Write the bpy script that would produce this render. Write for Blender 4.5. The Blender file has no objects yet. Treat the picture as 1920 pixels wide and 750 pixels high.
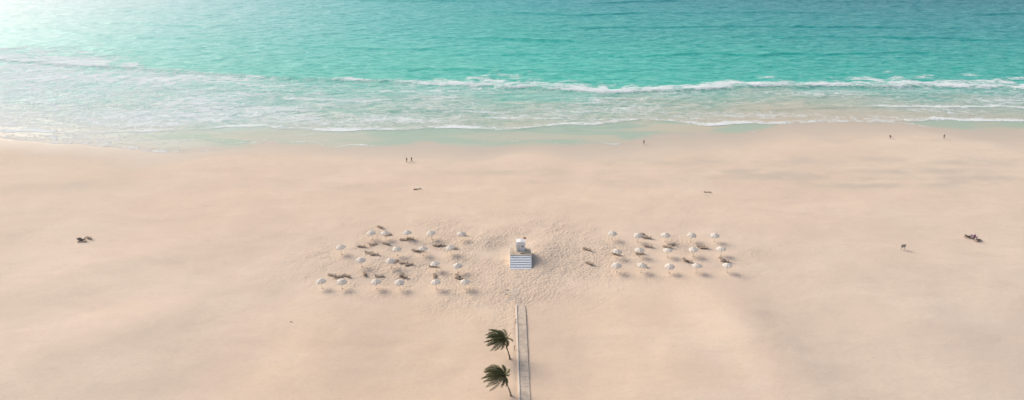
import bpy, bmesh, math, random
import numpy as np
from mathutils import Vector, Matrix
random.seed(7); RNG=np.random.default_rng(11)
R=math.radians
C=bpy.context.scene.collection
# ------------------------------------------------------------------ camera
H=83.0; PITCH=25.0; F=1280.0
cam=bpy.data.objects.new('camera',bpy.data.cameras.new('camera')); C.objects.link(cam)
cam.location=(0,0,H); cam.rotation_euler=(R(90-PITCH),0,0)
cam.data.sensor_width=36; cam.data.lens=24; cam.data.clip_start=1; cam.data.clip_end=9000
bpy.context.scene.camera=cam
cp,sp=math.cos(R(PITCH)),math.sin(R(PITCH))
def ray(px,py):
    u=px-960; v=375-py
    return (u, F*cp+v*sp, -F*sp+v*cp)
def flat(px,py,z=0.0):
    d=ray(px,py); t=(z-H)/d[2]
    return (d[0]*t,d[1]*t)
# ------------------------------------------------------------------ noise
TAB=RNG.random((512,512))
def vn(x,y,o=0):
    x=np.asarray(x,float)+o*37.3; y=np.asarray(y,float)+o*91.7
    xi=np.floor(x).astype(int); yi=np.floor(y).astype(int); fx=x-xi; fy=y-yi
    fx=fx*fx*fx*(fx*(fx*6-15)+10); fy=fy*fy*fy*(fy*(fy*6-15)+10)
    a=TAB[xi%512,yi%512]; b=TAB[(xi+1)%512,yi%512]; c=TAB[xi%512,(yi+1)%512]; d=TAB[(xi+1)%512,(yi+1)%512]
    return (a*(1-fx)+b*fx)*(1-fy)+(c*(1-fx)+d*fx)*fy-0.5
def fbm(x,y,o=0,n=4,g=.5):
    s=0;a=1
    for k in range(n):
        s=s+a*vn(x*2**k,y*2**k,o+k*3); a*=g
    return s
def sst(a,b,x):
    t=np.clip((x-a)/(b-a),0,1); return t*t*(3-2*t)
# ------------------------------------------------------------------ curves of the coast
def curve(pts,smooth=4):
    P=[flat(p[0],p[1]) for p in pts]
    X=np.array([p[0] for p in P]); Y=np.array([p[1] for p in P])
    xs=np.arange(-700,700,1.0); ys=np.interp(xs,X,Y)
    k=np.exp(-0.5*(np.arange(-4*smooth,4*smooth+1)/smooth)**2); k/=k.sum()
    ys=np.convolve(np.pad(ys,4*smooth,mode='edge'),k,'valid')
    return (lambda x:np.interp(x,xs,ys)), X
Wf,_=curve([(-400,245),(0,262),(150,277),(300,287),(430,284),(560,272),(680,280),(800,275),(900,281),(1000,275),(1080,279),(1160,272),(1250,264),(1380,260),(1430,247),(1500,240),(1700,238),(1800,247),(1920,250),(2300,245)],4)
Sf,SX=curve([(-300,238),(0,248),(130,252),(250,248),(350,244),(430,241),(500,239),(600,243),(760,244),(870,236),(950,242),(1000,240),(1080,233),(1200,226),(1260,228),(1310,236),(1400,229),(1450,232),(1550,230),(1680,231),(1750,226),(1920,226),(2300,224)],3)
BP=[(-300,95,1,22),(0,113,1,24),(100,120,1,28),(180,124,1,24),(240,126,.85,12),(280,130,.4,4),(330,134,.1,2),(480,144,0,2),(560,148,.3,2),(640,151,.75,4),(700,152,.8,4),(740,154,.7,5),(790,156,.85,7),(830,158,.92,11),(880,161,.95,17),(960,165,.95,20),(1040,168,.93,15),(1100,170,.93,11),(1250,170,.93,12),(1330,165,.95,15),(1400,163,.93,11),(1550,161,.93,11),(1700,161,.95,18),(1920,163,.95,15),(2300,165,1,14)]
Bf,BX=curve(BP,6)
Bstr=np.array([p[2] for p in BP],float); Bthk=np.array([p[3] for p in BP],float)
def W(x):
    x=np.asarray(x,float); z=np.zeros_like(x)
    return Wf(x)+5.0*vn(x/26,z+.3,5)+2.4*vn(x/9,z+.6,6)
# ------------------------------------------------------------------ terrain
BUMPS=[]
def bump(px,py,rx,ry,rot,h):
    x,y=flat(px,py,1.5); BUMPS.append((x,y,rx,ry,R(rot),h))
def ridge(a,b,wd,h):
    x0,y0=flat(*a,1.5); x1,y1=flat(*b,1.5); BUMPS.append(((x0+x1)/2,(y0+y1)/2,math.hypot(x1-x0,y1-y0)/2.6,wd,math.atan2(y1-y0,x1-x0),h*1.0))
bump(1016,470,2.8,4.4,-10,.62); bump(938,462,3.0,3.4,0,-.34); bump(910,460,2.6,4.6,0,.40); bump(975,520,3,2,0,.12)
bump(963,640,.55,14,0,.16)
ridge((0,700),(500,545),8,1.2); ridge((120,745),(560,600),6.5,.6); ridge((1310,540),(1530,748),6,1.3); ridge((1180,575),(1340,748),6,.6)
ridge((1620,560),(1910,690),9,.8); ridge((625,560),(585,755),8,1.1); ridge((1560,470),(1920,535),8,.5); ridge((330,470),(0,550),9,.5)
ridge((700,585),(860,755),7,-.45); ridge((1080,590),(1110,750),8,-.45)
def terrain(x,y):
    x=np.asarray(x,float); y=np.asarray(y,float)
    s=W(x)-y
    z=np.where(s<0,np.maximum(-5,0.03*s),1.9*(1-np.exp(-np.maximum(s,0)/63)))
    far=sst(15,70,s)
    z=z+far*(.40*fbm(x/62,y/62,1,2)+.26*fbm(x/22+y/60,y/22-x/60,2,4))
    z=z+sst(2,22,s)*.18*fbm(x/15+y/40,y/9,9,3)
    for bx,by,rx,ry,ro,h in BUMPS:
        dx=x-bx; dy=y-by; c,sn=math.cos(ro),math.sin(ro)
        u=(dx*c+dy*sn)/rx; v=(-dx*sn+dy*c)/ry
        z=z+h*np.exp(-.5*(u*u+v*v))
    return z
def tz(x,y): return float(terrain(np.array([x]),np.array([y]))[0])
def at(px,py,h=0.0):
    z=1.5+h
    for _ in range(14):
        x,y=flat(px,py,z); z=tz(x,y)+h
    return Vector((x,y,z-h))
# ------------------------------------------------------------------ node helpers
def newmat(name):
    m=bpy.data.materials.new(name); m.use_nodes=True; nt=m.node_tree
    return m,nt,nt.nodes['Principled BSDF']
class G:
    def __init__(s,nt): s.nt=nt
    def n(s,t,**k):
        nd=s.nt.nodes.new(t)
        for a,b in k.items(): setattr(nd,a,b)
        return nd
    def l(s,a,b): s.nt.links.new(a,b)
    def inp(s,sock,v):
        if hasattr(v,'links') or hasattr(v,'is_linked'): s.l(v,sock)
        else: sock.default_value=v
    def math(s,op,a,b=0.0,clamp=False):
        nd=s.n('ShaderNodeMath',operation=op,use_clamp=clamp); s.inp(nd.inputs[0],a); s.inp(nd.inputs[1],b); return nd.outputs[0]
    def mr(s,v,a,b,c=0.0,d=1.0):
        nd=s.n('ShaderNodeMapRange'); s.inp(nd.inputs[0],v)
        for i,q in enumerate((a,b,c,d)): nd.inputs[i+1].default_value=q
        return nd.outputs[0]
    def mix(s,f,a,b,bt='MIX'):
        nd=s.n('ShaderNodeMix',data_type='RGBA',blend_type=bt)
        s.inp(nd.inputs[0],f)
        for sk,v in ((nd.inputs[6],a),(nd.inputs[7],b)):
            if isinstance(v,tuple): sk.default_value=(*v[:3],1)
            else: s.l(v,sk)
        return nd.outputs[2]
    def coords(s,sc=(1,1,1)):
        tc=s.n('ShaderNodeTexCoord'); mp=s.n('ShaderNodeMapping'); mp.inputs['Scale'].default_value=sc
        s.l(tc.outputs['Object'],mp.inputs[0]); return mp.outputs[0]
    def noise(s,vec,scale,detail=4,rough=.55,dist=0):
        nd=s.n('ShaderNodeTexNoise'); s.l(vec,nd.inputs['Vector']); nd.inputs['Scale'].default_value=scale
        nd.inputs['Detail'].default_value=detail; nd.inputs['Roughness'].default_value=rough; nd.inputs['Distortion'].default_value=dist
        return nd.outputs[0]
    def attr(s,name):
        nd=s.n('ShaderNodeAttribute',attribute_name=name); return nd
    def bump(s,h,strength,dist,normal=None):
        nd=s.n('ShaderNodeBump'); s.l(h,nd.inputs['Height']); nd.inputs['Strength'].default_value=strength; nd.inputs['Distance'].default_value=dist
        if normal: s.l(normal,nd.inputs['Normal'])
        return nd.outputs[0]
def simple(name,col,rough=.7,var=.25,scale=6,bumpd=0.01,spec=.3,trans=0):
    m,nt,b=newmat(name); g=G(nt); v=g.coords()
    n=g.noise(v,scale,5,.6)
    dk=tuple(c*(1-var) for c in col); lt=tuple(min(1,c*(1+var*.6)) for c in col)
    cc=g.mix(g.mr(n,.3,.7),dk,lt)
    g.l(cc,b.inputs['Base Color'])
    b.inputs['Roughness'].default_value=rough; b.inputs['Specular IOR Level'].default_value=spec
    g.l(g.bump(n,.5,bumpd),b.inputs['Normal'])
    if trans:
        tr_=g.n('ShaderNodeBsdfTranslucent'); g.l(cc,tr_.inputs['Color']); mx=g.n('ShaderNodeMixShader'); mx.inputs[0].default_value=trans
        g.l(b.outputs[0],mx.inputs[1]); g.l(tr_.outputs[0],mx.inputs[2]); g.l(mx.outputs[0],nt.nodes['Material Output'].inputs[0])
    return m
# ------------------------------------------------------------------ mesh helpers
def grid_object(name,X,Y,Z,mat,attrs,colattr=None):
    ny,nx=X.shape
    me=bpy.data.meshes.new(name); nv=nx*ny
    co=np.stack([X,Y,Z],-1).reshape(-1).astype(np.float32)
    idx=np.arange(nv).reshape(ny,nx)
    q=np.stack([idx[:-1,:-1],idx[:-1,1:],idx[1:,1:],idx[1:,:-1]],-1).reshape(-1,4)
    nf=len(q)
    me.vertices.add(nv); me.vertices.foreach_set('co',co)
    me.loops.add(nf*4); me.loops.foreach_set('vertex_index',q.reshape(-1).astype(np.int32))
    me.polygons.add(nf); me.polygons.foreach_set('loop_start',(np.arange(nf)*4).astype(np.int32))
    me.polygons.foreach_set('use_smooth',np.ones(nf,bool))
    me.update(calc_edges=True)
    for k,a in attrs.items():
        at_=me.attributes.new(k,'FLOAT','POINT'); at_.data.foreach_set('value',a.reshape(-1).astype(np.float32))
    if colattr is not None:
        at_=me.attributes.new('Col','FLOAT_COLOR','POINT')
        at_.data.foreach_set('color',np.concatenate([colattr,np.ones(colattr.shape[:2]+(1,))],-1).reshape(-1).astype(np.float32))
    me.materials.append(mat)
    o=bpy.data.objects.new(name,me); C.objects.link(o); return o
def axis(parts):
    out=[]
    for a,b,st in parts: out.append(np.arange(a,b,st))
    out.append(np.array([parts[-1][1]])); return np.concatenate(out).astype(float)
WETC=(.610,.510,.400)
# ------------------------------------------------------------------ sand
xs=np.concatenate([[-4000,-2000,-1100,-700],axis([(-480,-75,1.5),(-75,85,.5),(85,480,1.5)]),[700,1100,2000,4000]])
ys=np.concatenate([[-2500,-900,-300,-80,0,40],axis([(60,88,1.0),(88,182,.5),(182,300,1.0),(300,330,5)]),[500,1200,4000]])
X,Y=np.meshgrid(xs,ys)
Z=terrain(X,Y)
def ell(px,py,rx,ry):
    x,y=flat(px,py,1.5); return np.exp(-.5*(((X-x)/rx)**2+((Y-y)/ry)**2))
tr=np.clip(ell(750,480,20,14)*.75+ell(880,490,10,11)*1.0+ell(1240,468,20,11)*.6+ell(970,480,9,12)*1.05+ell(936,462,4,5)*.9+ell(1012,488,4,5)*.7+ell(965,545,5,7)*.7+ell(1040,480,7,8)*.8,0,1.1)
tr=np.clip(tr*(1+1.7*fbm(X/6,Y/6,20,3)),0,1)
micro=tr*.034*RNG.normal(size=X.shape)+tr*.10*fbm(X/1.6,Y/1.6,22,2)
TR=[[(1010,470),(1060,420),(1090,360),(1150,300),(1207,268)],[(940,470),(880,400),(800,330),(770,302)],[(602,590),(604,620),(596,640)],[(360,630),(400,605),(450,588)],
    [(1040,520),(1120,470),(1100,468)],[(880,520),(940,520),(975,545)],[(1050,600),(1120,580),(1160,545),(1250,510)],[(0,735),(60,710),(110,688)],
    [(1280,420),(1330,360),(1400,330)],[(640,450),(560,440),(400,445),(180,450)],[(1380,470),(1500,455),(1690,465),(1810,452)],[(1050,520),(1090,600),(1060,700),(1090,750)],[(1000,520),(1180,425),(1300,340),(1500,270)]]
def segd(px,py,a,b):
    ax,ay=a;bx,by=b; L=(bx-ax)**2+(by-ay)**2
    t=np.clip(((px-ax)*(bx-ax)+(py-ay)*(by-ay))/L,0,1)
    return np.hypot(px-ax-t*(bx-ax),py-ay-t*(by-ay))
reg=np.where((np.abs(X)<260)&(Y>85)&(Y<240))
rx_,ry_=X[reg],Y[reg]; wx=rx_+3.0*fbm(rx_/9,ry_/9,30,2); wy=ry_+3.0*fbm(rx_/9,ry_/9,31,2)
dm=np.full(rx_.shape,99.)
for t in TR:
    P=[flat(*p,1.5) for p in t]
    for a,b in zip(P[:-1],P[1:]): dm=np.minimum(dm,segd(wx,wy,a,b))
trail=np.zeros_like(X); trail[reg]=np.exp(-(dm/.45)**2)*np.clip(.45+1.1*vn(rx_*.9,ry_*.9,33),0,1)
micro-=trail*.07
tr=np.clip(tr+trail*.5,0,1)
BW0=at(976.5,573)
calm=1-np.exp(-((X-BW0.x)/1.8)**2)*(Y<BW0.y+8)
micro*=calm
s=W(X)-Y
wetw=np.interp(X,[-230,-120,-60,0,60,110,170,240],[14,14,13,13,16,20,24,24])*(1+.9*fbm(X/25,Y/25,40,4))
wet=1-sst(.0,1.0,s/np.maximum(wetw,1))
damp=np.zeros_like(X)
for px,py,rx,ry,a in [(1480,326,11,2.5,.9),(1640,341,13,2.6,.9),(1840,338,16,3,.9),(1380,318,8,2,.6),(1720,318,14,2.2,.65),(1000,318,30,3,.25),(640,345,16,2.5,.3),(200,345,20,3,.25),(1180,335,20,4,.3),(1560,300,25,3,.45),(1800,300,25,3,.4),(1260,300,18,3,.4)]:
    damp=np.maximum(damp,a*ell(px,py,rx,ry))
damp=np.clip(damp*(1.3+2.4*fbm(X/8,Y/4,44,4)),0,1)
warm=np.clip(1.0*ell(800,660,20,18)+.5*ell(960,370,70,18)+.9*ell(1250,620,22,18)+.5*ell(560,700,16,12)+.4*ell(1050,700,14,10),0,1)
cool=np.clip(.5*ell(1640,650,40,16)+.4*ell(1850,560,40,18)+.2*ell(1080,650,12,16)+.2*ell(560,650,12,14)+.2*ell(150,560,40,16),0,1)
m_sand,nt,b=newmat('sand'); g=G(nt); v=g.coords(); va=g.coords((.7,1.15,1))
n1=g.noise(v,.016,4,.55); n2=g.noise(va,.06,8,.68,.8); n3=g.noise(v,1.4,7,.75); n4=g.noise(va,.35,6,.65,.3)
A=(.775,.622,.482); Bc=(.735,.578,.445)
c=g.mix(g.mr(n1,.35,.65),A,Bc)
c=g.mix(g.math('MULTIPLY',g.attr('warm').outputs['Fac'],.85),c,(.800,.590,.415))
c=g.mix(g.math('MULTIPLY',g.attr('cool').outputs['Fac'],.6),c,(.660,.535,.430))
c=g.mix(g.math('MULTIPLY',g.mr(n2,.47,.72),.34),c,(.645,.510,.395))
c=g.mix(g.math('MULTIPLY',g.mr(n2,.5,.28),.42),c,(.84,.695,.545))
c=g.mix(g.math('MULTIPLY',g.mr(n4,.5,.8),.28),c,(.60,.47,.36))
c=g.mix(g.math('MULTIPLY',g.mr(n3,.35,.7),.24),c,(.55,.425,.32))
c=g.mix(g.math('MULTIPLY',g.attr('damp').outputs['Fac'],.65),c,(.55,.465,.37))
c=g.mix(g.math('MULTIPLY',g.attr('tr').outputs['Fac'],.48),c,(.59,.455,.34))
wetv=g.attr('wet').outputs['Fac']
c=g.mix(g.math('MULTIPLY',wetv,1.0),c,WETC)
g.l(c,b.inputs['Base Color'])
g.l(g.mr(wetv,0,1,.95,.55),b.inputs['Roughness']); g.l(g.mr(wetv,0,1,.1,.22),b.inputs['Specular IOR Level'])
hsum=g.math('ADD',g.math('MULTIPLY',n4,.5),g.math('MULTIPLY',n3,.17))
nb=g.bump(hsum,.40,.5)
vor=g.n('ShaderNodeTexVoronoi'); g.l(v,vor.inputs['Vector']); vor.inputs['Scale'].default_value=1.6
hv=g.math('MULTIPLY',vor.outputs['Distance'],g.attr('tr').outputs['Fac'])
g.l(g.bump(hv,.7,.18,nb),b.inputs['Normal'])
sand=grid_object('beach_sand',X,Y,Z+micro,m_sand,{'wet':wet,'damp':damp,'tr':tr,'warm':warm,'cool':cool}); sand['kind']='structure'
# ------------------------------------------------------------------ sea
xs=np.concatenate([[-4500,-2000,-1000,-650],axis([(-450,450,1.2)]),[650,1000,2000,4500]])
pr=np.concatenate([axis([(-3,110,.6),(110,210,.8),(210,360,1.3)]),[450,700,1200,2200,4500]])
X,PR=np.meshgrid(xs,pr)
Wx=W(X); Y=Wx+PR; Bx=Bf(X)+4*vn(X/40,Y*0+.5,50)+2.4*vn(X/11,Y*0+.2,51)+1.4*vn(X/4.5,Y*0+.2,49); d=Y-Bx
Sx=Sf(X)+4.5*vn(X/21,Y*0+.8,48)+2.4*vn(X/9,Y*0+.4,52); t=np.clip((Bx-Y)/np.maximum(Bx-Wx,5),0,1)
fade=sst(6,45,PR)
bs=np.interp(X,BX,Bstr); bt=np.interp(X,BX,Bthk)
Z=np.zeros_like(X)
hb=.95*(.8+.6*vn(X/45,Y*0,53))*(.85+.2*bs)
Z+=hb*np.where(d>0,np.exp(-np.maximum(d,0)/13),np.exp(-(d/2.6)**2))
for k in range(1,9):
    off=30*k+3*k*k*.5+15*fbm(X/110,Y*0+k*3.1,60+k,4); dk=d-off
    a=(.62+.04*k)*np.clip(.45+1.8*vn(X/80,Y*0+k*1.7,70+k),0.02,1)
    Z+=a*np.where(dk>0,np.exp(-np.maximum(dk,0)/7),np.exp(-(dk/2.8)**2))
for k,fr in enumerate((.30,.62)):
    dk=Y-(Bx-(Bx-Sx)*fr)-4*fbm(X/30,Y*0+k,80+k,3)
    Z+=.28*np.clip(.4+1.5*vn(X/40,Y*0,82+k),0,1)*np.where(dk>0,np.exp(-np.maximum(dk,0)/6),np.exp(-(dk/1.2)**2))*sst(4,16,PR)
ds=Y-Sx
Z+=.14*np.where(ds>0,np.exp(-np.maximum(ds,0)/5),np.exp(-(ds/.8)**2))*sst(3,9,PR)
face=np.clip(np.gradient(Z,axis=0)/np.gradient(Y,axis=0)*3.4,0,1)*fade  # shoreward slopes: wave-face shade and green translucence, mixed into the colour
Xr=X*.94+Y*.34; Yr=-X*.34+Y*.94
Z+=fade*(.34*fbm(Xr/16,Yr/6.5,90,3)+.30*fbm(Xr/5,Yr/2.4,94,2))*np.clip(.45+PR/260,0,1)
# foam amount
LB=sst(-20,-150,X)
env=bs*np.where(d>=0,1-sst(.20,1.5,d/np.maximum(bt*(1+1.7*fbm(X/9,Y/6,100,4)),1)),0)
env=np.where((d<0)&(d>-2.0),np.maximum(env,bs*.92),env)*(1.0+.6*vn(X/9,Y/5,99))
inner=(d<0)*sst(-1,5,PR)
lace=(.33+.46*np.clip(fbm(X/34,Y/12,103,4)+.25,0,1)+.26*LB)*inner*sst(-2,8,ds)
env=np.maximum(env,lace)
env=np.maximum(env,.68*bs*np.exp(-np.maximum(-d,0)/12)*(d<0))
env=np.maximum(env,LB*.30*np.exp(-np.maximum(d,0)/60)*np.clip(.6+2*fbm(X/40,Y/14,109,3),0,1)*(d>0))
dk=d-34-10*fbm(X/60,Y*0+.4,180,3); env=np.maximum(env,.5*np.clip(-.1+2.0*vn(X/40,Y*0+.7,181),0,1)*np.where(dk>0,np.exp(-np.maximum(dk,0)/4),np.exp(-(dk/.8)**2)))
sw=np.where(ds>=0,1.08*np.exp(-np.maximum(ds-2.0,0)/3.0),np.exp(-(ds/.6)**2)*1.0)
sws=np.interp(X,[-240,-190,-170,-110,-85,-70,240],[.9,.95,1,1,.9,1,1])*(.88+.8*vn(X/14,Y*0+.9,105))
env=np.maximum(env,np.clip(sws,0,1.1)*sw)
env=np.maximum(env,.78*np.exp(-np.maximum(ds,0)/13)*(ds>0)*np.clip(.6+1.6*vn(X/22,Y*0+.1,106),0,1))
for k,(fr,st_) in enumerate(((.16,.88),(.36,.92),(.58,.92),(.78,.95))):
    dk=Y-(Sx+(Bx-Sx)*fr)-9*fbm(X/33,Y*0+k*.7,120+k,4)
    m_=np.clip(.40+2.3*vn(X/45,Y*0+k*1.3,130+k),0,1)
    env=np.maximum(env,st_*m_*np.where(dk>0,np.exp(-np.maximum(dk-1.2,0)/3.5),np.exp(-(dk/.6)**2))*inner)
for k,fr in enumerate((.25,.48,.72)):
    dk=Y-(Wx+(Sx-Wx)*fr)-6*fbm(X/18,Y*0+k*.4,160+k,3)
    env=np.maximum(env,.76*np.clip(.25+2.0*vn(X/30,Y*0+k,163+k)+.3*LB,0,1)*np.exp(-(dk/1.3)**2)*(ds<0))
we=PR-1.5-2.0*vn(X/14,Y*0+.33,140)
env=np.maximum(env,(.64+.22*LB)*np.clip(.35+1.9*vn(X/37,Y*0+.77,141)+.5*LB,0,1)*np.where(we>0,np.exp(-np.maximum(we,0)/(1.6+7*LB)),np.exp(-(we/.5)**2)))
env=np.maximum(env,.50*sst(-120,-190,X)*(ds<0)*np.clip(.8+2*fbm(X/16,Y/7,190,3),0,1.3))
def patch(px,py,rx,ry,a):
    x,y=flat(px,py); return a*np.exp(-.5*(((X-x)/rx)**2+((Y-y)/ry)**2))
for p in [(50,165,38,26,.80),(170,150,24,16,.64),(250,218,34,15,.90),(330,205,22,12,.70),(90,205,28,13,.68),(690,222,34,9,.66),(1010,215,40,7,.58),(1420,216,30,6,.68),(1640,222,30,5,.64),(150,112,26,10,.86),(40,100,22,10,.68),(500,215,26,10,.62),(100,266,40,9,.72)]:
    env=np.maximum(env,patch(*p))
env*=sst(-.3,2.5,PR)
def lin(c): 
    c=np.array(c,float)/255; return np.where(c<=.04045,c/12.92,((c+.055)/1.055)**2.4)
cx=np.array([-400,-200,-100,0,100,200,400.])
rows=[  # left columns paler: mostly sun glare put into the water colour
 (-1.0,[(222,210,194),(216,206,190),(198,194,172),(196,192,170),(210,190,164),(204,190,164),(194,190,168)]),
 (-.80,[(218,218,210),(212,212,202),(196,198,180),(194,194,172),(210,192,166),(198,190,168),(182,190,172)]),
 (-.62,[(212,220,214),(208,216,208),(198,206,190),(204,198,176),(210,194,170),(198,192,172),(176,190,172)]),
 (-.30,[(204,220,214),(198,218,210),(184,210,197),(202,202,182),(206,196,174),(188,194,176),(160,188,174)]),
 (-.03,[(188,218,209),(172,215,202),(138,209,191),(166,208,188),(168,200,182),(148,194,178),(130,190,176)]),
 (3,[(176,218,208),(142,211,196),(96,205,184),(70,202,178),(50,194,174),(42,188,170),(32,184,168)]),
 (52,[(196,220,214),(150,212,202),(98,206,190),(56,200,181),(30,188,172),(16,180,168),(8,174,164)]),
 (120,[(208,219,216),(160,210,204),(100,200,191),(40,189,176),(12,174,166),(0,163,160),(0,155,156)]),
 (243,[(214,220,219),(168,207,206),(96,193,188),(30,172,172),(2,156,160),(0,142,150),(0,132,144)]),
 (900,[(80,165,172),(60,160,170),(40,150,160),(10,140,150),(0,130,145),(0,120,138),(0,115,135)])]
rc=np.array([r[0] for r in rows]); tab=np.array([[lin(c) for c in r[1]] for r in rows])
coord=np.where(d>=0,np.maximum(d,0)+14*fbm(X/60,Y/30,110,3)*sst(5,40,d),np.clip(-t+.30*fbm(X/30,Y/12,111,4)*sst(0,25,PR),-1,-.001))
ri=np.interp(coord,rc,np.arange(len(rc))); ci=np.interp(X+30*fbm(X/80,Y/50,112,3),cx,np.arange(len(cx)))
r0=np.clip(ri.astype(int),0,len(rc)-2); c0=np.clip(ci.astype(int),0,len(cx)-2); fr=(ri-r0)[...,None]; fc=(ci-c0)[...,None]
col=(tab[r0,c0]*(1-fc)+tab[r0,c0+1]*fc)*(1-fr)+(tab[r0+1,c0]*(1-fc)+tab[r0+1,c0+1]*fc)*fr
film=np.clip((ds<0)*sst(1,6,PR)*np.clip(.30+2.6*fbm(X/30,Y/8,170,3),0,.85)*(1-.75*sst(-100,-170,X)),0,1)[...,None]
col=col*(1-film)+lin((172,190,168))*film
edge=(1-sst(.3,8,PR+8*fbm(X/14,Y/8,151,4)))[...,None]
col=col*(1-edge)+np.array(WETC)*edge
m_sea,nt,b=newmat('sea_water'); g=G(nt); v=g.coords(); va=g.coords((.5,1.0,1))
colA=g.attr('Col').outputs['Color']; envA=g.attr('foam').outputs['Fac']; calmA=g.attr('rough_water').outputs['Fac']; faceA=g.attr('face').outputs['Fac']
rot=g.n('ShaderNodeMapping'); rot.inputs['Rotation'].default_value=(0,0,R(-18)); rot.inputs['Scale'].default_value=(.38,1.1,1); g.l(v,rot.inputs[0]); vr=rot.outputs[0]
w1=g.noise(vr,.26,6,.66,.5); w2=g.noise(vr,.85,5,.70,.3)
wv=g.math('ADD',g.math('MULTIPLY',w1,.5),g.math('MULTIPLY',w2,.5))
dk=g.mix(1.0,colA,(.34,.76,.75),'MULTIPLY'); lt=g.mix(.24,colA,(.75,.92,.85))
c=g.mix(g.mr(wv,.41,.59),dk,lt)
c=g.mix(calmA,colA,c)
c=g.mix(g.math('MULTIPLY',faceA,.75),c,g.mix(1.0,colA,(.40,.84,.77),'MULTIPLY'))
wn=g.n('ShaderNodeTexNoise'); g.l(v,wn.inputs['Vector']); wn.inputs['Scale'].default_value=.35; wn.inputs['Detail'].default_value=4
vadd=g.n('ShaderNodeVectorMath',operation='MULTIPLY_ADD'); g.l(wn.outputs['Color'],vadd.inputs[0]); vadd.inputs[1].default_value=(6,6,0); g.l(va,vadd.inputs[2])
vo=g.n('ShaderNodeTexVoronoi',feature='DISTANCE_TO_EDGE'); g.l(vadd.outputs[0],vo.inputs['Vector']); vo.inputs['Scale'].default_value=.42
ln=g.mr(vo.outputs['Distance'],0,.2,1,0)
f1=g.noise(va,.42,9,.74,.3)
fv=g.math('ADD',envA,g.math('MULTIPLY',g.math('SUBTRACT',f1,.5),1.9))
fv=g.math('ADD',fv,g.math('MULTIPLY',ln,.30))
foam=g.mr(fv,.60,1.08)
foam=g.math('MULTIPLY',foam,g.mr(envA,.02,.14))
fc_=g.mix(g.mr(g.noise(v,.8,5,.6),.3,.7),(.72,.77,.75),(.90,.90,.87))
c=g.mix(g.math('MULTIPLY',foam,.93),c,fc_)
g.l(c,b.inputs['Base Color'])
g.l(g.mr(foam,0,1,.42,.85),b.inputs['Roughness']); b.inputs['IOR'].default_value=1.33; g.l(g.mr(foam,0,1,.30,.05),b.inputs['Specular IOR Level'])
hb_=g.math('ADD',g.math('MULTIPLY',wv,calmA),g.math('MULTIPLY',foam,.25))
g.l(g.bump(hb_,.9,.9),b.inputs['Normal'])
rw=np.clip(sst(4,50,PR)*.9+.10*sst(0,8,ds),0,1)*(1-.35*sst(-120,-300,X))
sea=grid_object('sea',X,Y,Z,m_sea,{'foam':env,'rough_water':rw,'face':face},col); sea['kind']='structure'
# ------------------------------------------------------------------ object helpers
def box(bm,c,s,rot=None):
    M=Matrix.Translation(c)@(rot.to_4x4() if rot else Matrix())@Matrix.Diagonal((*s,1))
    return bmesh.ops.create_cube(bm,size=1,matrix=M)['verts']
def cone(bm,p0,p1,r0,r1,seg=10,caps=True):
    p0=Vector(p0);p1=Vector(p1); dv=p1-p0
    M=Matrix.Translation((p0+p1)/2)@dv.to_track_quat('Z','Y').to_matrix().to_4x4()
    bmesh.ops.create_cone(bm,cap_ends=caps,segments=seg,radius1=r0,radius2=r1,depth=dv.length,matrix=M)
def ball(bm,c,r,sc=(1,1,1),seg=12):
    bmesh.ops.create_uvsphere(bm,u_segments=seg,v_segments=max(6,seg*2//3),radius=r,matrix=Matrix.Translation(c)@Matrix.Diagonal((*sc,1)))
def obj(name,bm,mat,parent=None,loc=None,smooth=False,label=None):
    me=bpy.data.meshes.new(name); bm.to_mesh(me); bm.free()
    if smooth: me.polygons.foreach_set('use_smooth',[True]*len(me.polygons))
    me.materials.append(mat); o=bpy.data.objects.new(name,me); C.objects.link(o)
    if parent: o.parent=parent
    if loc is not None: o.location=loc
    if label: o['label']=label
    return o
LABELS=set()
def tag(o,label,cat,group=None):
    assert label not in LABELS,label
    assert 4<=len(label.split())<=16,label
    LABELS.add(label); o['label']=label; o['category']=cat
    if group: o['group']=group
def thing(name,label,cat,loc,rz=0,group=None):
    o=bpy.data.objects.new(name,None); C.objects.link(o); o.location=loc; o.rotation_euler=(0,0,rz); o.empty_display_size=.3
    tag(o,label,cat,group); return o
def kids(o): return [c for c in bpy.data.objects if c.parent==o]
def dup(root,label,loc,rot):
    r=root.copy(); C.objects.link(r); r.location=loc; r.rotation_euler=rot
    assert label not in LABELS,label
    assert 4<=len(label.split())<=16,label
    LABELS.add(label); r['label']=label
    for ch in kids(root):
        c=ch.copy(); C.objects.link(c); c.parent=r
        for g2 in kids(ch):
            d2=g2.copy(); C.objects.link(d2); d2.parent=c
    return r
M_canvas=simple('cream_canvas',(.81,.765,.69),.85,.06,3,trans=.35)
M_pole=simple('pale_wood',(.60,.50,.39),.6,.2,8)
M_wood=simple('brown_wood',(.31,.225,.16),.65,.3,5)
M_wood2=simple('taupe_webbing',(.42,.325,.245),.8,.2,5)
M_white=simple('white_paint',(.90,.895,.88),.5,.05,2)
M_deck=simple('tan_deck_wood',(.66,.53,.39),.75,.2,3)
M_dark=simple('dark_opening',(.42,.42,.41),.3,.2,3)
M_grey=simple('grey_wood',(.40,.36,.32),.85,.3,4)
M_red=simple('faded_red_cloth',(.42,.12,.07),.8,.1,4)
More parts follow.
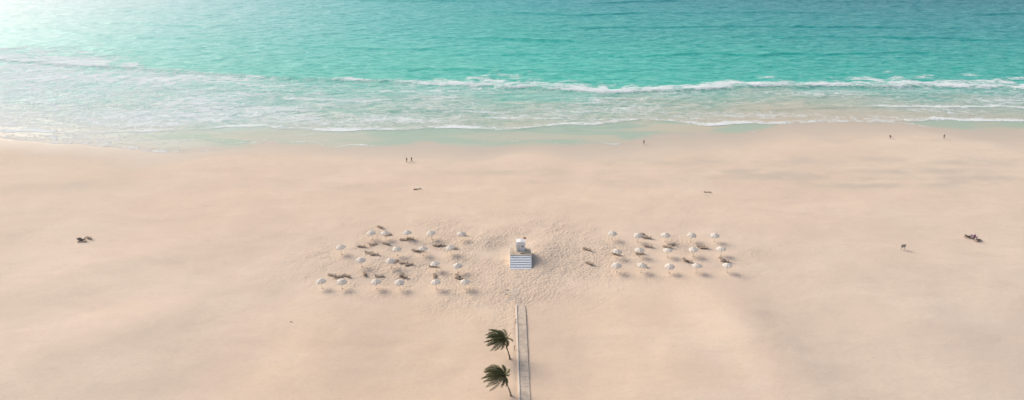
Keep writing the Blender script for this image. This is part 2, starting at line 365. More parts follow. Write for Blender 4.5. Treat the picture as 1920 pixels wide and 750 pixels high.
# ------------------------------------------------------------------ parasols
left=[[(697,434),(722,435),(763,434),(809,434),(864,436)],[(639,461),(744,464),(792,464),(845,462)],[(677,484),(732,486),(817,492),(858,495)],[(602,524),(640,525),(705,525),(749,526),(818,526),(872,526)]]
right=[[(1148,435),(1196,438),(1248,438),(1296,438),(1341,438)],[(1156,469),(1200,466),(1253,467),(1302,465),(1354,464)],[(1157,494),(1203,495),(1256,496),(1307,496),(1366,495)]]
ORD=['first','second','third','fourth','fifth','sixth']
rn={'left':['back row','second row','third row','front row'],'right':['back row','middle row','front row']}
UM=[]
for side,rows_ in (('left',left),('right',right)):
    for r,row in enumerate(rows_):
        for k,(px,py) in enumerate(row): UM.append((px,py,side,rn[side][r],ORD[k]))
def parasol_canopy():
    bm=bmesh.new(); n=8
    def ring(r,z,sag=0):
        out=[]
        for i in range(n*2):
            a=math.pi*i/n; mid=i%2
            rr=r*(math.cos(math.pi/n)*.985 if mid else 1); out.append(bm.verts.new((rr*math.cos(a),rr*math.sin(a),z-(sag if mid else 0))))
        return out
    rings=[ring(.06,2.44),ring(.46,2.30,.02),ring(.86,2.12,.035),ring(1.20,1.93,.03),ring(1.21,1.80,.0)]
    for a,b2 in zip(rings[:-1],rings[1:]):
        for i in range(n*2): bm.faces.new((a[i],a[(i+1)%(2*n)],b2[(i+1)%(2*n)],b2[i]))
    bm.faces.new(rings[0][::-1])
    return bm
pl=lambda u:f"white parasol, {u[4]} from left in the {u[3]} {u[2]} of the lifeguard tower"
proto=None; UPOS=[]
for i,u in enumerate(UM):
    p=at(u[0],u[1]+1,2.1); p.z-=.05; UPOS.append(p)
    rot=(R(random.uniform(-6,6)),R(random.uniform(-6,6)),random.uniform(0,1))
    if proto is None:
        proto=thing('beach_parasol',pl(u),'parasol',p,0,'white parasols standing on the sand'); proto.rotation_euler=rot
        obj('canopy',parasol_canopy(),M_canvas,proto)
        bm=bmesh.new(); cone(bm,(0,0,.02),(0,0,2.42),.028,.025,8); obj('pole',bm,M_pole,proto)
        bm=bmesh.new(); cone(bm,(0,0,2.435),(0,0,2.50),.05,.04,8); ball(bm,(0,0,2.53),.055,seg=8); obj('finial',bm,M_pole,proto)
        bm=bmesh.new(); cone(bm,(0,0,0),(0,0,.12),.22,.20,14); cone(bm,(0,0,.12),(0,0,.34),.05,.045,10); obj('base',bm,M_pole,proto)
        for k in range(8):
            a=math.pi*2*k/8; bm=bmesh.new(); cone(bm,(.04*math.cos(a),.04*math.sin(a),2.38),(1.17*math.cos(a),1.17*math.sin(a),1.915),.012,.01,4); obj('rib',bm,M_pole,proto)
        bpy.context.view_layer.update()
    else: dup(proto,pl(u),p,rot)
# ------------------------------------------------------------------ loungers
def make_lounger(label,loc,rz):
    t_=thing('sun_lounger',label,'sun lounger',loc,rz,'brown loungers by the parasols')
    bm=bmesh.new()
    for sx in (-1,1): box(bm,(sx*.32,.05,.30),(.05,1.94,.07))
    for y in (-.90,1.0): box(bm,(0,y,.30),(.59,.05,.07))
    obj('frame',bm,M_wood,t_)
    bm=bmesh.new()
    for k in range(13): box(bm,(0,-.30+k*.104,.352),(.66,.085,.03))
    obj('seat',bm,M_wood2,t_)
    bm=bmesh.new(); th=R(32); rot=Matrix.Rotation(-th,3,'X')
    for k in range(7):
        l=.08+k*.104; box(bm,(0,-.36-l*math.cos(th),.352+l*math.sin(th)),(.64,.085,.03),rot)
    for sx in (-1,1): box(bm,(sx*.22,-.36-.37*math.cos(th)+.016,.33+.37*math.sin(th)-.016),(.04,.72,.035),rot)
    obj('backrest',bm,M_wood2,t_)
    bm=bmesh.new()
    for sx in (-1,1): cone(bm,(sx*.24,-.82,.33),(sx*.24,-.80,.60),.016,.016,6)
    obj('back_support',bm,M_wood,t_)
    for sx in (-1,1):
        for y in (-.78,.86):
            bm=bmesh.new(); box(bm,(sx*.32,y,.135),(.055,.07,.27)); obj('leg',bm,M_wood,t_)
    return t_
LG=[(713,427,60),(727,441,-70),(678,463,80),(699,459,-60),(724,458,75),(757,450,90),(769,448,70),(692,475,-85),(702,478,80),(786,471,95),(779,471,60),(819,461,85),(827,461,100),(850,466,-80),(866,441,70),(757,494,80),(767,497,95),(740,491,-60),(812,500,85),(684,515,20),(623,517,85),(634,520,-70),(650,518,70),(711,519,-60),(753,517,10),(757,520,70),(815,518,15),(859,519,40),(861,523,75),
    (1100,468,70),(1105,495,60),(1207,445,80),(1214,447,95),(1199,476,85),(1215,463,70),(1258,460,-60),(1285,489,20),(1290,491,60),(1314,463,80),(1319,466,95),(1354,487,10),(1359,491,60),(1251,464,70),(1201,440,-80),(1155,477,75),(1204,500,85)]
LP=[at(px,py) for px,py,_ in LG]
cand=[min(range(len(UM)),key=lambda j:(UPOS[j]-p).length) for p in LP]
def rel(p,q):
    dx,dy=p.x-q.x,p.y-q.y
    if abs(dx)>abs(dy)*.8: return 'left of' if dx<0 else 'right of'
    return 'seaward of' if dy>0 else 'landward of'
keys={}
for i,p in enumerate(LP):
    j=cand[i]; keys.setdefault((rel(p,UPOS[j]),j),[]).append(i)
llab={}
for (rl,j),ids in keys.items():
    u=UM[j]; base=f"{rl} the {u[4]} parasol, {u[3]} {u[2]} of the tower"
    ids=sorted(ids,key=lambda i:LP[i].x)
    if len(ids)==1: llab[ids[0]]='brown lounger '+base
    elif len(ids)==2:
        llab[ids[0]]='left-hand brown lounger '+base; llab[ids[1]]='right-hand brown lounger '+base
    else:
        for n,i in enumerate(ids): llab[i]=['left','middle','right','rightmost'][n]+' brown lounger '+base
for i,(px,py,_) in enumerate(LG):
    if (px,py)==(1100,468): llab[i]='lone brown lounger between tower and right-hand parasols, the one nearer the sea'
    if (px,py)==(1105,495): llab[i]='lone brown lounger between tower and right-hand parasols, the one nearer the boardwalk'
lp=None
for i,(px,py,rz) in enumerate(LG):
    p=LP[i].copy(); p.z-=.03
    a=R(rz)+random.uniform(-.25,.25)
    if lp is None: lp=make_lounger(llab[i],p,a); bpy.context.view_layer.update()
    else: dup(lp,llab[i],p,(0,0,a))
# ------------------------------------------------------------------ lifeguard tower
c0=at(956.5,505); c1=at(996.5,505); TWX=(c0.x+c1.x)/2; TWW=c1.x-c0.x; zb=min(tz(c0.x,c0.y+2),tz(c1.x,c1.y+2),c0.z,c1.z)-.1
tw=thing('lifeguard_tower','white lifeguard tower with sloping slatted base, tan deck, small cabin and red flag','lifeguard tower',(TWX,c0.y,zb))
SL=3.4; D=6.9; Hh=1.9; w=TWW/2
def hull(bm,prof,x0,x1):
    a=[bm.verts.new((x0,y,z)) for y,z in prof]; b2=[bm.verts.new((x1,y,z)) for y,z in prof]; n=len(prof)
    bm.faces.new(a); bm.faces.new(b2[::-1])
    for k in range(n): bm.faces.new((a[k],b2[k],b2[(k+1)%n],a[(k+1)%n]))
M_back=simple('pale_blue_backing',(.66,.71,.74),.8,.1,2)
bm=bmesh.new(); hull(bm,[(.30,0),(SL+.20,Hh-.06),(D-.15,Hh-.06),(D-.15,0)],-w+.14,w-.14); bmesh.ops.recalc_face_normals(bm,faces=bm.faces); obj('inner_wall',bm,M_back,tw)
th=math.atan2(Hh,SL); sl=math.hypot(SL,Hh); bm=bmesh.new(); n=6
for k in range(n):
    f=(k+.5)/n; box(bm,(0,.02+SL*f,.05+Hh*f*.97),(TWW,sl/n*.84,.06),Matrix.Rotation(th-R(12),3,'X'))
obj('front_panel',bm,M_white,tw)
for sx in (-1,1):
    bm=bmesh.new(); n=6
    for k in range(n):
        z=.08+(Hh-.12)*(k+.5)/n; y0=SL*z/Hh+.20; box(bm,(sx*(w-.09),(y0+D-.1)/2,z),(.05,D-.1-y0,Hh/n*.80))
    obj('side_panel',bm,M_white,tw)
bm=bmesh.new()
for k in range(6): box(bm,(0,D-.09,.08+(Hh-.12)*(k+.5)/6),(TWW-.3,.05,Hh/6*.8))
obj('back_panel',bm,M_white,tw)
for sx in (-1,1):
    bm=bmesh.new(); box(bm,(sx*(w-.01),SL/2-.02,Hh/2),(.10,sl,.12),Matrix.Rotation(th,3,'X')); obj('slope_edge',bm,M_white,tw)
    bm=bmesh.new(); box(bm,(sx*(w-.02),D-.05,Hh/2-.03),(.14,.16,Hh-.06)); obj('corner_post',bm,M_white,tw)
bm=bmesh.new(); n=20; y0=SL-.02; y1=D+.12
for k in range(n): box(bm,(0,y0+(y1-y0)*(k+.5)/n,Hh+.045),(TWW+.2,(y1-y0)/n*.92,.08))
obj('deck',bm,M_deck,tw)
top=Hh+.085
bm=bmesh.new()
for sx in (-1,1):
    for z in (1.0,.55): box(bm,(sx*w,(SL+D)/2,top+z),(.07,D-SL,.06))
box(bm,(0,D,top+1.0),(TWW-.08,.07,.06)); obj('railing',bm,M_white,tw)
for sx in (-1,1):
    for k in range(4):
        bm=bmesh.new(); box(bm,(sx*w,SL+.06+(D-SL-.12)*k/3,top+.485),(.08,.08,.97)); obj('rail_post',bm,M_white,tw)
cw,cd,ch=2.1,1.5,2.3; cy=D-.1-cd/2
bm=bmesh.new(); box(bm,(0,cy,top+ch/2),(cw,cd,ch))
RH=.18
g1=[bm.verts.new(v_) for v_ in [(-cw/2,cy-cd/2,top+ch+.001),(cw/2,cy-cd/2,top+ch+.001),(0,cy-cd/2,top+ch+RH)]]; g2=[bm.verts.new((v_.co.x,cy+cd/2,v_.co.z)) for v_ in g1]
bm.faces.new(g1); bm.faces.new(g2[::-1])
cab=obj('cabin',bm,M_white,tw)
bm=bmesh.new()
for sx in (-1,1):
    a=math.atan2(RH,cw/2); box(bm,(sx*(cw/4+.01),cy,top+ch+RH/2+.02),(math.hypot(cw/2,RH)+.04,cd+.12,.06),Matrix.Rotation(sx*a,3,'Y'))
obj('roof',bm,simple('white_roof',(.82,.80,.77),.6,.06,2),cab)
bm=bmesh.new(); box(bm,(-.40,cy-cd/2-.012,top+.82),(.62,.03,1.6)); dr=obj('door',bm,simple('pale_door',(.78,.73,.66),.6,.12,4),cab)
bm=bmesh.new(); ball(bm,(-.17,cy-cd/2-.05,top+.80),.035,seg=8); obj('door_handle',bm,M_grey,dr)
bm=bmesh.new(); box(bm,(.45,cy-cd/2-.012,top+1.25),(.6,.03,.5)); obj('window',bm,M_dark,cab)
for x in (cw/2+.012,-cw/2-.012):
    bm=bmesh.new(); box(bm,(x,cy,top+1.25),(.03,.8,.6)); obj('window',bm,M_dark,cab)
bm=bmesh.new(); box(bm,(.35,SL+.9,top+.22),(1.1,.4,.06))
for sx in (-.12,.82): box(bm,(sx,SL+.9,top+.095),(.07,.36,.19))
obj('bench',bm,M_deck,tw)
fx,fy=1.30,cy-.2
bm=bmesh.new(); cone(bm,(fx,fy,top),(fx,fy,top+3.5),.035,.025,8); fp=obj('flagpole',bm,M_white,tw)
bm=bmesh.new(); vs=[]
for i in range(9):
    x=fx-.03-.6*i/8; off=.06*math.sin(i*1.1)
    vs.append((bm.verts.new((x,fy+off,top+3.42-.05*i/8)),bm.verts.new((x,fy+off,top+3.04-.08*i/8))))
for a,b2 in zip(vs[:-1],vs[1:]): bm.faces.new((a[0],b2[0],b2[1],a[1]))
obj('flag',bm,M_red,fp,smooth=True)
bm=bmesh.new()
for sx in (-.4,.4): box(bm,(sx,D+1.15,Hh/2),(.07,math.hypot(2.2,Hh),.12),Matrix.Rotation(-math.atan2(Hh,2.2),3,'X'))
for k in range(11): box(bm,(0,D+.1+2.1*(k+.5)/11,Hh-Hh*(k+.5)/11),(.72,.22,.04))
obj('stairs',bm,M_deck,tw)
# ------------------------------------------------------------------ boardwalk
m_bw,nt,b=newmat('weathered_planks'); g=G(nt); v=g.coords(); vp=g.coords((.2,6.0,1))
pn=g.noise(vp,1.0,2,.5); fn=g.noise(v,.7,5,.65)
c=g.mix(g.mr(pn,.35,.65),(.45,.36,.28),(.60,.495,.39)); c=g.mix(g.math('MULTIPLY',g.mr(fn,.40,.60),.85),c,(.71,.57,.435))
g.l(c,b.inputs['Base Color']); b.inputs['Roughness'].default_value=.9
e0=at(977,573); e1=at(985,752); bm=bmesh.new(); dv=Vector((e1.x-e0.x,e1.y-e0.y,0)); L0=dv.length; dv/=L0; L=L0+32; nrm=Vector((-dv.y,dv.x,0)); ang=math.atan2(dv.y,dv.x)+math.pi/2
def bwz(q): return max(tz(q.x+dx,q.y) for dx in (-1,0,1))+.08
zs=[]; n=int(L/.19)
for k in range(n):
    q=Vector((e0.x,e0.y,0))+dv*(k*.19); z=bwz(q); zs.append((q,z))
    wj=random.uniform(-.03,.03)
    slope=math.atan2(bwz(q+dv*.3)-bwz(q-dv*.3),.6)
    box(bm,(q.x+wj,q.y,z-(.11*max(0,1-k/18))+random.uniform(-.006,.006)),(1.78,.176,.05),Matrix.Rotation(ang,3,'Z')@Matrix.Rotation(-slope,3,'X'))
bw=obj('boardwalk',bm,m_bw); bw['kind']='structure'
M_edge=simple('pale_edge_wood',(.80,.71,.60),.85,.15,3)
bm=bmesh.new()
for a,b2 in zip(zs[::8][:-1],zs[::8][1:]):
    p=a[0]-nrm*1.02; q=b2[0]-nrm*1.02
    if p.x>a[0].x: p=a[0]+nrm*1.02; q=b2[0]+nrm*1.02
    p.z=a[1]+.02; q.z=b2[1]+.02; m_=(p+q)/2; dd=q-p
    box(bm,m_,(.24,dd.length,.26),dd.to_track_quat('Y','Z').to_matrix())
kb=obj('boardwalk_edge',bm,M_edge); kb['kind']='structure'
bm=bmesh.new()
for (px,py,wd,ln_,rz) in [(953,546,1.7,2.0,3),(968,547,1.7,2.0,-2),(960,556,2.2,1.8,4),(954,563,1.6,1.5,-3),(970,562,1.9,1.9,2)]:
    q=at(px,py)
    for k in range(int(ln_/.2)):
        y=q.y-ln_/2+k*.2
        if random.random()<.2: continue
        box(bm,(q.x+random.uniform(-.06,.06),y,tz(q.x,y)+.01),(wd*random.uniform(.75,1),.17,.05),Matrix.Rotation(R(rz),3,'Z'))
m_sp,nt,b=newmat('sandy_planks'); g=G(nt); v=g.coords(); c=g.mix(g.mr(g.noise(v,.9,5,.6),.35,.6),(.62,.52,.42),(.73,.585,.455)); g.l(c,b.inputs['Base Color']); b.inputs['Roughness'].default_value=.9
pm=obj('sandy_plank_path',bm,m_sp); pm['kind']='structure'
# ------------------------------------------------------------------ palms
M_bark=simple('palm_bark',(.36,.285,.205),.9,.35,5,.03)
M_frs=[simple('palm_leaf_a',(.165,.165,.062),.55,.35,2,.005,.4),simple('palm_leaf_b',(.25,.23,.095),.55,.35,2,.005,.4),simple('palm_leaf_dry',(.33,.255,.14),.7,.3,2,.005,.3)]
M_heart=simple('palm_heart',(.18,.145,.075),.8,.3,6,.02)
WIND=Vector((-1,-.10,.02)).normalized()
def frond_bm(az,el,L,rnd):
    bm=bmesh.new(); p=Vector((0,0,0)); dv=Vector((math.cos(az)*math.cos(el),math.sin(az)*math.cos(el),math.sin(el))); n=24; st=L/n; pts=[]
    for i in range(n+1):
        pts.append((p.copy(),dv.copy())); f=i/n
        dv=(dv+WIND*(.072+.02*f)+Vector((0,0,-.022-.028*f))).normalized(); p=p+dv*st
    for i in range(n):
        a=pts[i][0]; b2=pts[i+1][0]; f=i/n; cone(bm,a,b2,.035*(1-f)+.010,.035*(1-f)+.008,4,False)
    for i in range(2,n+1):
        a,da=pts[i]; f=i/n
        sd=da.cross(Vector((0,0,1))); sd=sd.normalized() if sd.length>.05 else Vector((0,1,0))
        ll=.72*math.sin(math.pi*(.16+.74*f))**.6*(L/2.9)
        for sg in (-1,1):
            ld=(sd*sg*.62+da*.95+WIND*.28+Vector((0,0,-.22))+Vector((rnd.uniform(-.12,.12),rnd.uniform(-.12,.12),rnd.uniform(-.12,.12)))).normalized()
            wv_=(da*.9+Vector((0,0,.2))).normalized()*.050
            m_=a+ld*ll*.5; e=a+ld*ll+Vector((0,0,-.12*ll))+WIND*.05
            vs=[bm.verts.new(a-wv_*.6),bm.verts.new(a+wv_*.6),bm.verts.new(m_+wv_),bm.verts.new(e),bm.verts.new(m_-wv_)]
            bm.faces.new(vs)
    return bm
def palm(base_px,crown_px,hgt,label,seed,scale):
    rnd=random.Random(seed); b0=at(*base_px); b0.z-=.1
    x1,y1=flat(*crown_px,b0.z+hgt)
    t_=thing('palm_tree',label,'palm tree',b0,0,'palms beside the boardwalk')
    topv=Vector((x1-b0.x,(y1-b0.y),hgt))
    bm=bmesh.new(); n=26; rings=[]
    for i in range(n+1):
        f=i/n; p=Vector((topv.x*f**1.4,topv.y*f**1.4,hgt*f)); r=(.15-.06*f)*(1.06 if i%2 else .95)+(.10*(1-f)**8)
        rings.append([bm.verts.new(p+Vector((r*math.cos(2*math.pi*k/12),r*math.sin(2*math.pi*k/12),0))) for k in range(12)])
    for a,b2 in zip(rings[:-1],rings[1:]):
        for k in range(12): bm.faces.new((a[k],a[(k+1)%12],b2[(k+1)%12],b2[k]))
    bm.faces.new(rings[-1]); bm.faces.new(rings[0][::-1])
    obj('trunk',bm,M_bark,t_,smooth=True)
    bm=bmesh.new(); ball(bm,(0,0,.02),.2,(1,1,1.5),10)
    for k in range(5):
        a=rnd.uniform(0,6.28); ball(bm,(.2*math.cos(a),.2*math.sin(a),-.12),.1,seg=8)
    cr=obj('crown',bm,M_heart,t_,loc=topv+Vector((0,0,.1)),smooth=True)
    N=40
    for k in range(N):
        az=k*2.399+rnd.uniform(-.3,.3); el=R(72-98*(k/N)**.9+rnd.uniform(-12,12))
        L_=scale*rnd.uniform(2.6,3.8)*(1.0 if math.cos(az)<.2 else .62)
        obj('frond',frond_bm(az,el,L_,rnd),M_frs[2] if k>N-4 else M_frs[rnd.choice((0,0,1))],cr)
palm((956,673),(944,636),4.2,'windblown palm beside the boardwalk, the farther of the two',3,1.0)
palm((958,742),(943,705),4.1,'windblown palm beside the boardwalk, nearest the bottom of the photo',5,1.0)
# ------------------------------------------------------------------ people
def remesh(bm,vox,name,mat,parent,smooth=True):
    me=bpy.data.meshes.new('tmp'); bm.to_mesh(me); bm.free()
    o=bpy.data.objects.new('tmp',me); C.objects.link(o)
    md=o.modifiers.new('r','REMESH'); md.mode='VOXEL'; md.voxel_size=vox; md.use_smooth_shade=True
    s_=o.modifiers.new('s','SMOOTH'); s_.iterations=2
    dg=bpy.context.evaluated_depsgraph_get(); m2=bpy.data.meshes.new_from_object(o.evaluated_get(dg)); m2.name=name
    bpy.data.objects.remove(o); m2.materials.clear(); m2.materials.append(mat)
    o=bpy.data.objects.new(name,m2); C.objects.link(o); o.parent=parent; return o
def cap(bm,a,b_,r0,r1,seg=14):
    cone(bm,a,b_,r0,r1,seg); ball(bm,a,r0,seg=seg); ball(bm,b_,r1,seg=seg)
POSE={
 'stand':dict(pelvis=(0,0,.95),chest=(0,.01,1.27),neck=(0,0,1.45),head=(0,.03,1.60),sh=[(-.18,0,1.40),(.18,0,1.40)],el=[(-.25,-.03,1.12),(.25,-.03,1.12)],wr=[(-.25,.07,.88),(.25,.07,.88)],hip=[(-.09,0,.92),(.09,0,.92)],kn=[(-.10,.03,.50),(.10,.02,.50)],an=[(-.11,0,.08),(.11,0,.08)],toe=[(-.13,.17,.03),(.13,.17,.03)]),
 'walk':dict(pelvis=(0,0,.93),chest=(0,.04,1.25),neck=(0,.05,1.43),head=(0,.09,1.58),sh=[(-.18,.06,1.38),(.18,.0,1.38)],el=[(-.24,-.10,1.12),(.24,.10,1.12)],wr=[(-.23,-.06,.88),(.22,.30,.98)],hip=[(-.09,.02,.90),(.09,-.02,.90)],kn=[(-.09,.24,.52),(.09,.0,.48)],an=[(-.09,.34,.10),(.09,-.30,.15)],toe=[(-.10,.52,.06),(.10,-.16,.03)]),
 'bend':dict(pelvis=(0,-.2,.72),chest=(0,.10,.93),neck=(0,.25,1.0),head=(0,.38,1.03),sh=[(-.17,.2,.95),(.17,.2,.95)],el=[(-.22,.28,.66),(.22,.28,.66)],wr=[(-.14,.38,.44),(.14,.38,.44)],hip=[(-.09,-.18,.70),(.09,-.18,.70)],kn=[(-.13,.14,.46),(.13,.14,.46)],an=[(-.12,-.06,.08),(.12,-.06,.08)],toe=[(-.14,.12,.03),(.14,.12,.03)]),
 'recline':dict(pelvis=(0,-.20,.475),chest=(0,-.43,.62),neck=(0,-.62,.745),head=(0,-.73,.85),sh=[(-.18,-.58,.69),(.18,-.58,.69)],el=[(-.25,-.36,.55),(.25,-.36,.55)],wr=[(-.17,-.14,.56),(.17,-.14,.56)],hip=[(-.09,-.18,.46),(.09,-.18,.46)],kn=[(-.11,.22,.52),(.11,.22,.46)],an=[(-.11,.60,.415),(.11,.62,.415)],toe=[(-.13,.67,.57),(.13,.69,.57)])}
M_skin=simple('skin',(.42,.25,.17),.55,.1,8,.002)
M_hair=simple('hair',(.035,.022,.015),.6,.3,30,.004)
def cloth(name,c): return simple(name,c,.85,.15,8,.004,.15)
def person(label,loc,rz,pose,top_c,bot_c,long=False):
    P={k:([Vector(q) for q in v_] if isinstance(v_,list) else Vector(v_)) for k,v_ in POSE[pose].items()}
    root=thing('person',label,'person',loc,rz)
    bm=bmesh.new(); up=(P['neck']-P['pelvis']).normalized(); rt=Vector((1,0,0))
    fw=up.cross(rt)
    if fw.y<0: fw=-fw
    def torso(bm,ex):
        for sx in (-1,1):
            cap(bm,P['pelvis']+rt*.075*sx,P['chest']+rt*.07*sx,.105+ex,.10+ex); cap(bm,P['chest']+rt*.07*sx,P['chest'].lerp(P['neck'],.55)+rt*.09*sx,.105+ex,.075+ex)
        cap(bm,P['sh'][0],P['sh'][1],.062+ex,.062+ex)
    torso(bm,0); cap(bm,P['neck']-up*.06,P['head']-up*.03,.055,.05)
    hd=P['head']; ball(bm,hd,.098,(.80,1.0,1.18),18)
    ball(bm,hd+fw*.10-up*.02,.018,seg=8); ball(bm,hd+fw*.055-up*.085,.045,seg=10); ball(bm,hd+fw*.085-up*.062,.016,(1.6,.8,.7),8)
    for sx in (-1,1): ball(bm,hd+rt*.082*sx-up*.01,.022,(.5,.9,1.3),8); ball(bm,hd+fw*.083+rt*.033*sx+up*.022,.014,(1.4,.7,.8),8)
    for i,sx in ((0,-1),(1,1)):
        cap(bm,P['sh'][i],P['el'][i],.052,.040); cap(bm,P['el'][i],P['wr'][i],.042,.028)
        f=(P['wr'][i]-P['el'][i]).normalized(); q=rt*-sx; q=(q-f*q.dot(f)).normalized(); pr_=f.cross(q)
        wv_=P['wr'][i]; cap(bm,wv_,wv_+f*.045,.028,.026,10)
        for k,(o_,l_) in enumerate(((-.03,.062),(-.010,.078),(.010,.072),(.03,.058))):
            s0=wv_+f*.03+pr_*o_*.7; s1=wv_+f*.085+pr_*o_; s2=s1+f*l_*.55+q*.008; s3=s2+f*l_*.4+q*.022
            cap(bm,s0,s1,.014,.0115,8); cap(bm,s1,s2,.011,.010,8); cap(bm,s2,s3,.010,.008,8)
        th0=wv_+f*.02+fw*.022; th1=th0+(f*.6+fw*.7).normalized()*.045; cap(bm,th0,th1,.014,.012,8); cap(bm,th1,th1+(f*.9+fw*.2).normalized()*.035,.012,.009,8)
        cap(bm,P['hip'][i],P['kn'][i],.086,.056); cap(bm,P['kn'][i],P['an'][i].lerp(P['kn'][i],.6),.055,.054); cap(bm,P['an'][i].lerp(P['kn'][i],.6),P['an'][i],.054,.036)
        hl=P['an'][i]+(P['an'][i]-P['toe'][i]).normalized()*.04; hl.z=P['an'][i].z-.03 if pose!='recline' else hl.z
        cap(bm,P['an'][i],hl,.036,.034,10); cap(bm,hl,P['toe'][i],.036,.026,10); cap(bm,P['an'][i],P['toe'][i],.036,.022,10)
    remesh(bm,.0095,'body',M_skin,root)
    bm=bmesh.new(); ball(bm,hd+up*.022-fw*.018,.104,(.84,1.0,1.10),16); ball(bm,hd-fw*.06-up*.05,.06,(1.1,.8,1.3),12)
    geom=bm.verts[:]+bm.edges[:]+bm.faces[:]
    bmesh.ops.bisect_plane(bm,geom=geom,plane_co=hd+fw*.05+up*.03,plane_no=(fw*.8-up*.6).normalized(),clear_outer=True)
    obj('hair',bm,M_hair,root,smooth=True)
    if top_c:
        bm=bmesh.new(); torso(bm,.014)
        for i in (0,1): cap(bm,P['sh'][i],P['sh'][i].lerp(P['el'][i],.95 if long else .6),.068,.058)
        remesh(bm,.014,'shirt',top_c,root)
    bm=bmesh.new()
    for i,sx in ((0,-1),(1,1)):
        cap(bm,P['pelvis']+rt*.075*sx+up*.03,P['hip'][i],.118,.105); cap(bm,P['hip'][i],P['hip'][i].lerp(P['kn'][i],.75),.102,.08)
        if long: cap(bm,P['kn'][i],P['hip'][i],.075,.1); cap(bm,P['kn'][i],P['kn'][i].lerp(P['an'][i],.85),.072,.06)
    cap(bm,P['hip'][0],P['hip'][1],.1,.1)
    remesh(bm,.014,'trousers' if long else 'shorts',bot_c,root)
    return root
K=cloth('black_cloth',(.03,.028,.03)); NV=cloth('navy_cloth',(.05,.06,.10)); GR=cloth('grey_cloth',(.16,.14,.13)); MV=cloth('mauve_cloth',(.25,.13,.24))
def P_(px,py,sink=.015):
    p=at(px,py); p.z-=sink; return p
person('person in dark clothes walking near the water, left of a walking pair',P_(763,304),R(120),'walk',K,GR,True)
person('person in dark clothes walking near the water, right of a walking pair',P_(772,303),R(120),'walk',NV,K,True)
person('lone person in dark shorts standing at the middle of the wet shoreline',P_(1207,271),R(20),'stand',None,NV)
person('person in grey clothes bending down by the shoreline at right',P_(1669,259),R(80),'bend',GR,GR)
person('person in grey top striding along the shoreline at far right',P_(1769,260),R(-90),'walk',GR,NV,False)
def lounger_at(px,py,rz,label):
    p=at(px,py); p.z-=.03; o=dup(lp,label,p,(0,0,R(rz))); return o,p
o,p=lounger_at(154,453,100,'brown lounger alone at far left holding a reclining person'); person('person in black reclining on the lounger at far left',p,R(100),'recline',K,K,True)
o,p=lounger_at(166,447,60,'empty brown lounger at far left beside a dark towel')
o,p=lounger_at(1815,446,-100,'brown lounger at far right holding a person in black'); person('person in black reclining on a lounger at far right',p,R(-100),'recline',K,K,True)
o,p=lounger_at(1833,452,-70,'brown lounger at far right holding a person in mauve'); person('person in mauve reclining on a lounger at far right',p,R(-70),'recline',MV,GR,True)
person('person in mauve top and dark trousers standing between two far right loungers',P_(1825,450),R(150),'stand',MV,K,True)
def cloth_sheet(name,w_,l_,loc,rz,mat,label):
    bm=bmesh.new(); nx,ny=8,12; vs=[[None]*(ny+1) for _ in range(nx+1)]
    for a in range(nx+1):
        for b2 in range(ny+1):
            x=(a/nx-.5)*w_; y=(b2/ny-.5)*l_; X_=loc.x+x*math.cos(rz)-y*math.sin(rz); Y_=loc.y+x*math.sin(rz)+y*math.cos(rz)
            vs[a][b2]=bm.verts.new((X_-loc.x,Y_-loc.y,tz(X_,Y_)-loc.z+.03+.03*math.sin(a*1.7+b2*.9)+.02*math.sin(b2*2.1)))
    for a in range(nx):
        for b2 in range(ny): bm.faces.new((vs[a][b2],vs[a+1][b2],vs[a+1][b2+1],vs[a][b2+1]))
    o=obj(name,bm,mat,smooth=True); o.location=loc; tag(o,label,'towel'); return o
cloth_sheet('beach_towel',1.0,1.8,at(149,448),.9,K,'dark towel spread on the sand beside the far left loungers')
cloth_sheet('beach_towel',.9,1.7,at(1826,443),.5,MV,'mauve towel spread on the sand beside the far right loungers')
# ------------------------------------------------------------------ sign, posts, driftwood
p=at(1692,468); sg=thing('sign_board','small grey sign board on two posts standing alone in open sand','sign',(p.x,p.y,p.z-.1),R(6))
for sx in (-.42,.42):
    bm=bmesh.new(); box(bm,(sx,0,.75),(.08,.08,1.5)); obj('post',bm,M_grey,sg)
bm=bmesh.new(); box(bm,(0,-.07,1.15),(1.15,.05,.72)); obj('panel',bm,simple('grey_panel',(.40,.37,.33),.6,.15,3),sg)
bm=bmesh.new()
for z in (.77,1.53): box(bm,(0,-.07,z),(1.2,.06,.05))
obj('panel_trim',bm,M_grey,sg)
for px,py,l_ in ((967.5,606,'slim dark marker post left of the boardwalk, farther from the palms'),(964.5,656,'slim dark marker post left of the boardwalk, beside the farther palm')):
    p=at(px,py); q=thing('marker_post',l_,'post',(p.x,p.y,p.z-.05),0)
    bm=bmesh.new(); cone(bm,(0,0,0),(0,0,.95),.06,.05,8); obj('post',bm,M_wood,q)
    bm=bmesh.new(); cone(bm,(0,0,.95),(0,0,1.10),.10,.10,8); cone(bm,(0,0,1.10),(0,0,1.18),.12,.02,8); obj('lamp_head',bm,M_grey,q)
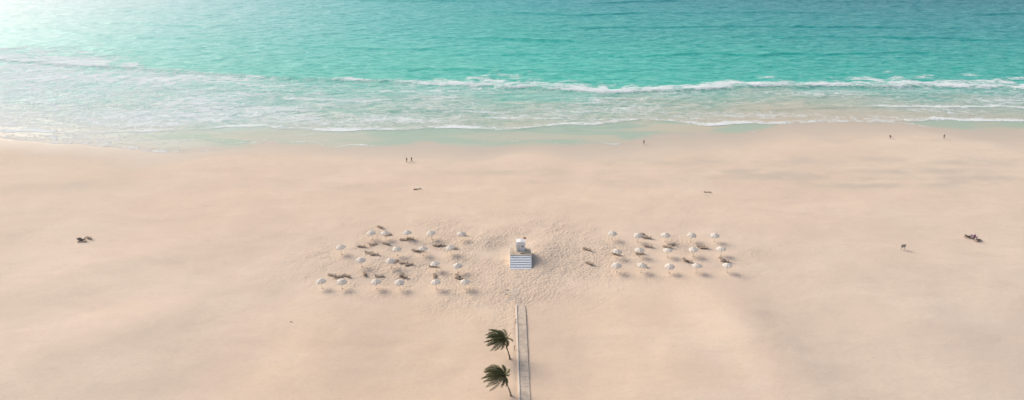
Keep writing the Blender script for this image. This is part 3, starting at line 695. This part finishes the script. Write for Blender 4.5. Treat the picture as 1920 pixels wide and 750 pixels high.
def branch(bm,p,dv,r,n,rnd,depth):
    for i in range(n):
        nd=(dv+Vector((rnd.uniform(-.35,.35),rnd.uniform(-.35,.35),rnd.uniform(-.18,.08)))).normalized(); q=p+nd*.34; q.z=max(.06,q.z)
        cone(bm,p,q,r,r*.86,7); ball(bm,q,r*.87,seg=7)
        if depth and rnd.random()<.55: branch(bm,q,(nd+Vector((rnd.uniform(-1,1),rnd.uniform(-1,1),rnd.uniform(0,.4)))).normalized(),r*.6,2,rnd,depth-1)
        p,dv,r=q,nd,r*.86
def drift(px,py,rz,r,n,mat,label,seed,dep=2):
    p=at(px,py); bm=bmesh.new(); branch(bm,Vector((-n*.17,0,r*.8)),Vector((1,0,.05)),r,n,random.Random(seed),dep)
    o=obj('driftwood',bm,mat,smooth=True); o.location=(p.x,p.y,p.z-.03); o.rotation_euler=(0,0,R(rz)); tag(o,label,'driftwood'); return o
M_dw=simple('bleached_wood',(.46,.37,.26),.9,.3,4); M_dw2=simple('brown_driftwood',(.33,.25,.17),.9,.3,4)
drift(783,356,-8,.22,7,M_dw,'pale driftwood log lying on the sand between parasols and the walking pair',2)
drift(1327,360,10,.17,7,M_dw2,'brown tangled driftwood lying seaward of the right-hand parasols',9)
drift(547,603,10,.08,2,M_dw2,'small brown driftwood stick on bare sand left of the palms',4,0)
# ------------------------------------------------------------------ light
EL,AZ=33.0,-55.0
S=Vector((math.sin(R(AZ))*math.cos(R(EL)),math.cos(R(AZ))*math.cos(R(EL)),math.sin(R(EL))))
sl=bpy.data.lights.new('sun','SUN'); sl.energy=2.45; sl.angle=R(38); sl.color=(1,.955,.89)
so=bpy.data.objects.new('sun',sl); C.objects.link(so); so.rotation_euler=S.to_track_quat('Z','Y').to_euler(); so.location=(-60,100,90)
w_=bpy.data.worlds.new('World'); bpy.context.scene.world=w_; w_.use_nodes=True; nt=w_.node_tree
sk=nt.nodes.new('ShaderNodeTexSky'); sk.sky_type='NISHITA'; sk.sun_disc=False; sk.sun_elevation=R(EL); sk.sun_rotation=R(AZ%360); sk.dust_density=3.5; sk.air_density=1.0
bg=nt.nodes['Background']; nt.links.new(sk.outputs[0],bg.inputs[0]); bg.inputs[1].default_value=.15
vs=bpy.context.scene.view_settings; vs.view_transform='Standard'; vs.look='None'; vs.exposure=0; vs.gamma=1
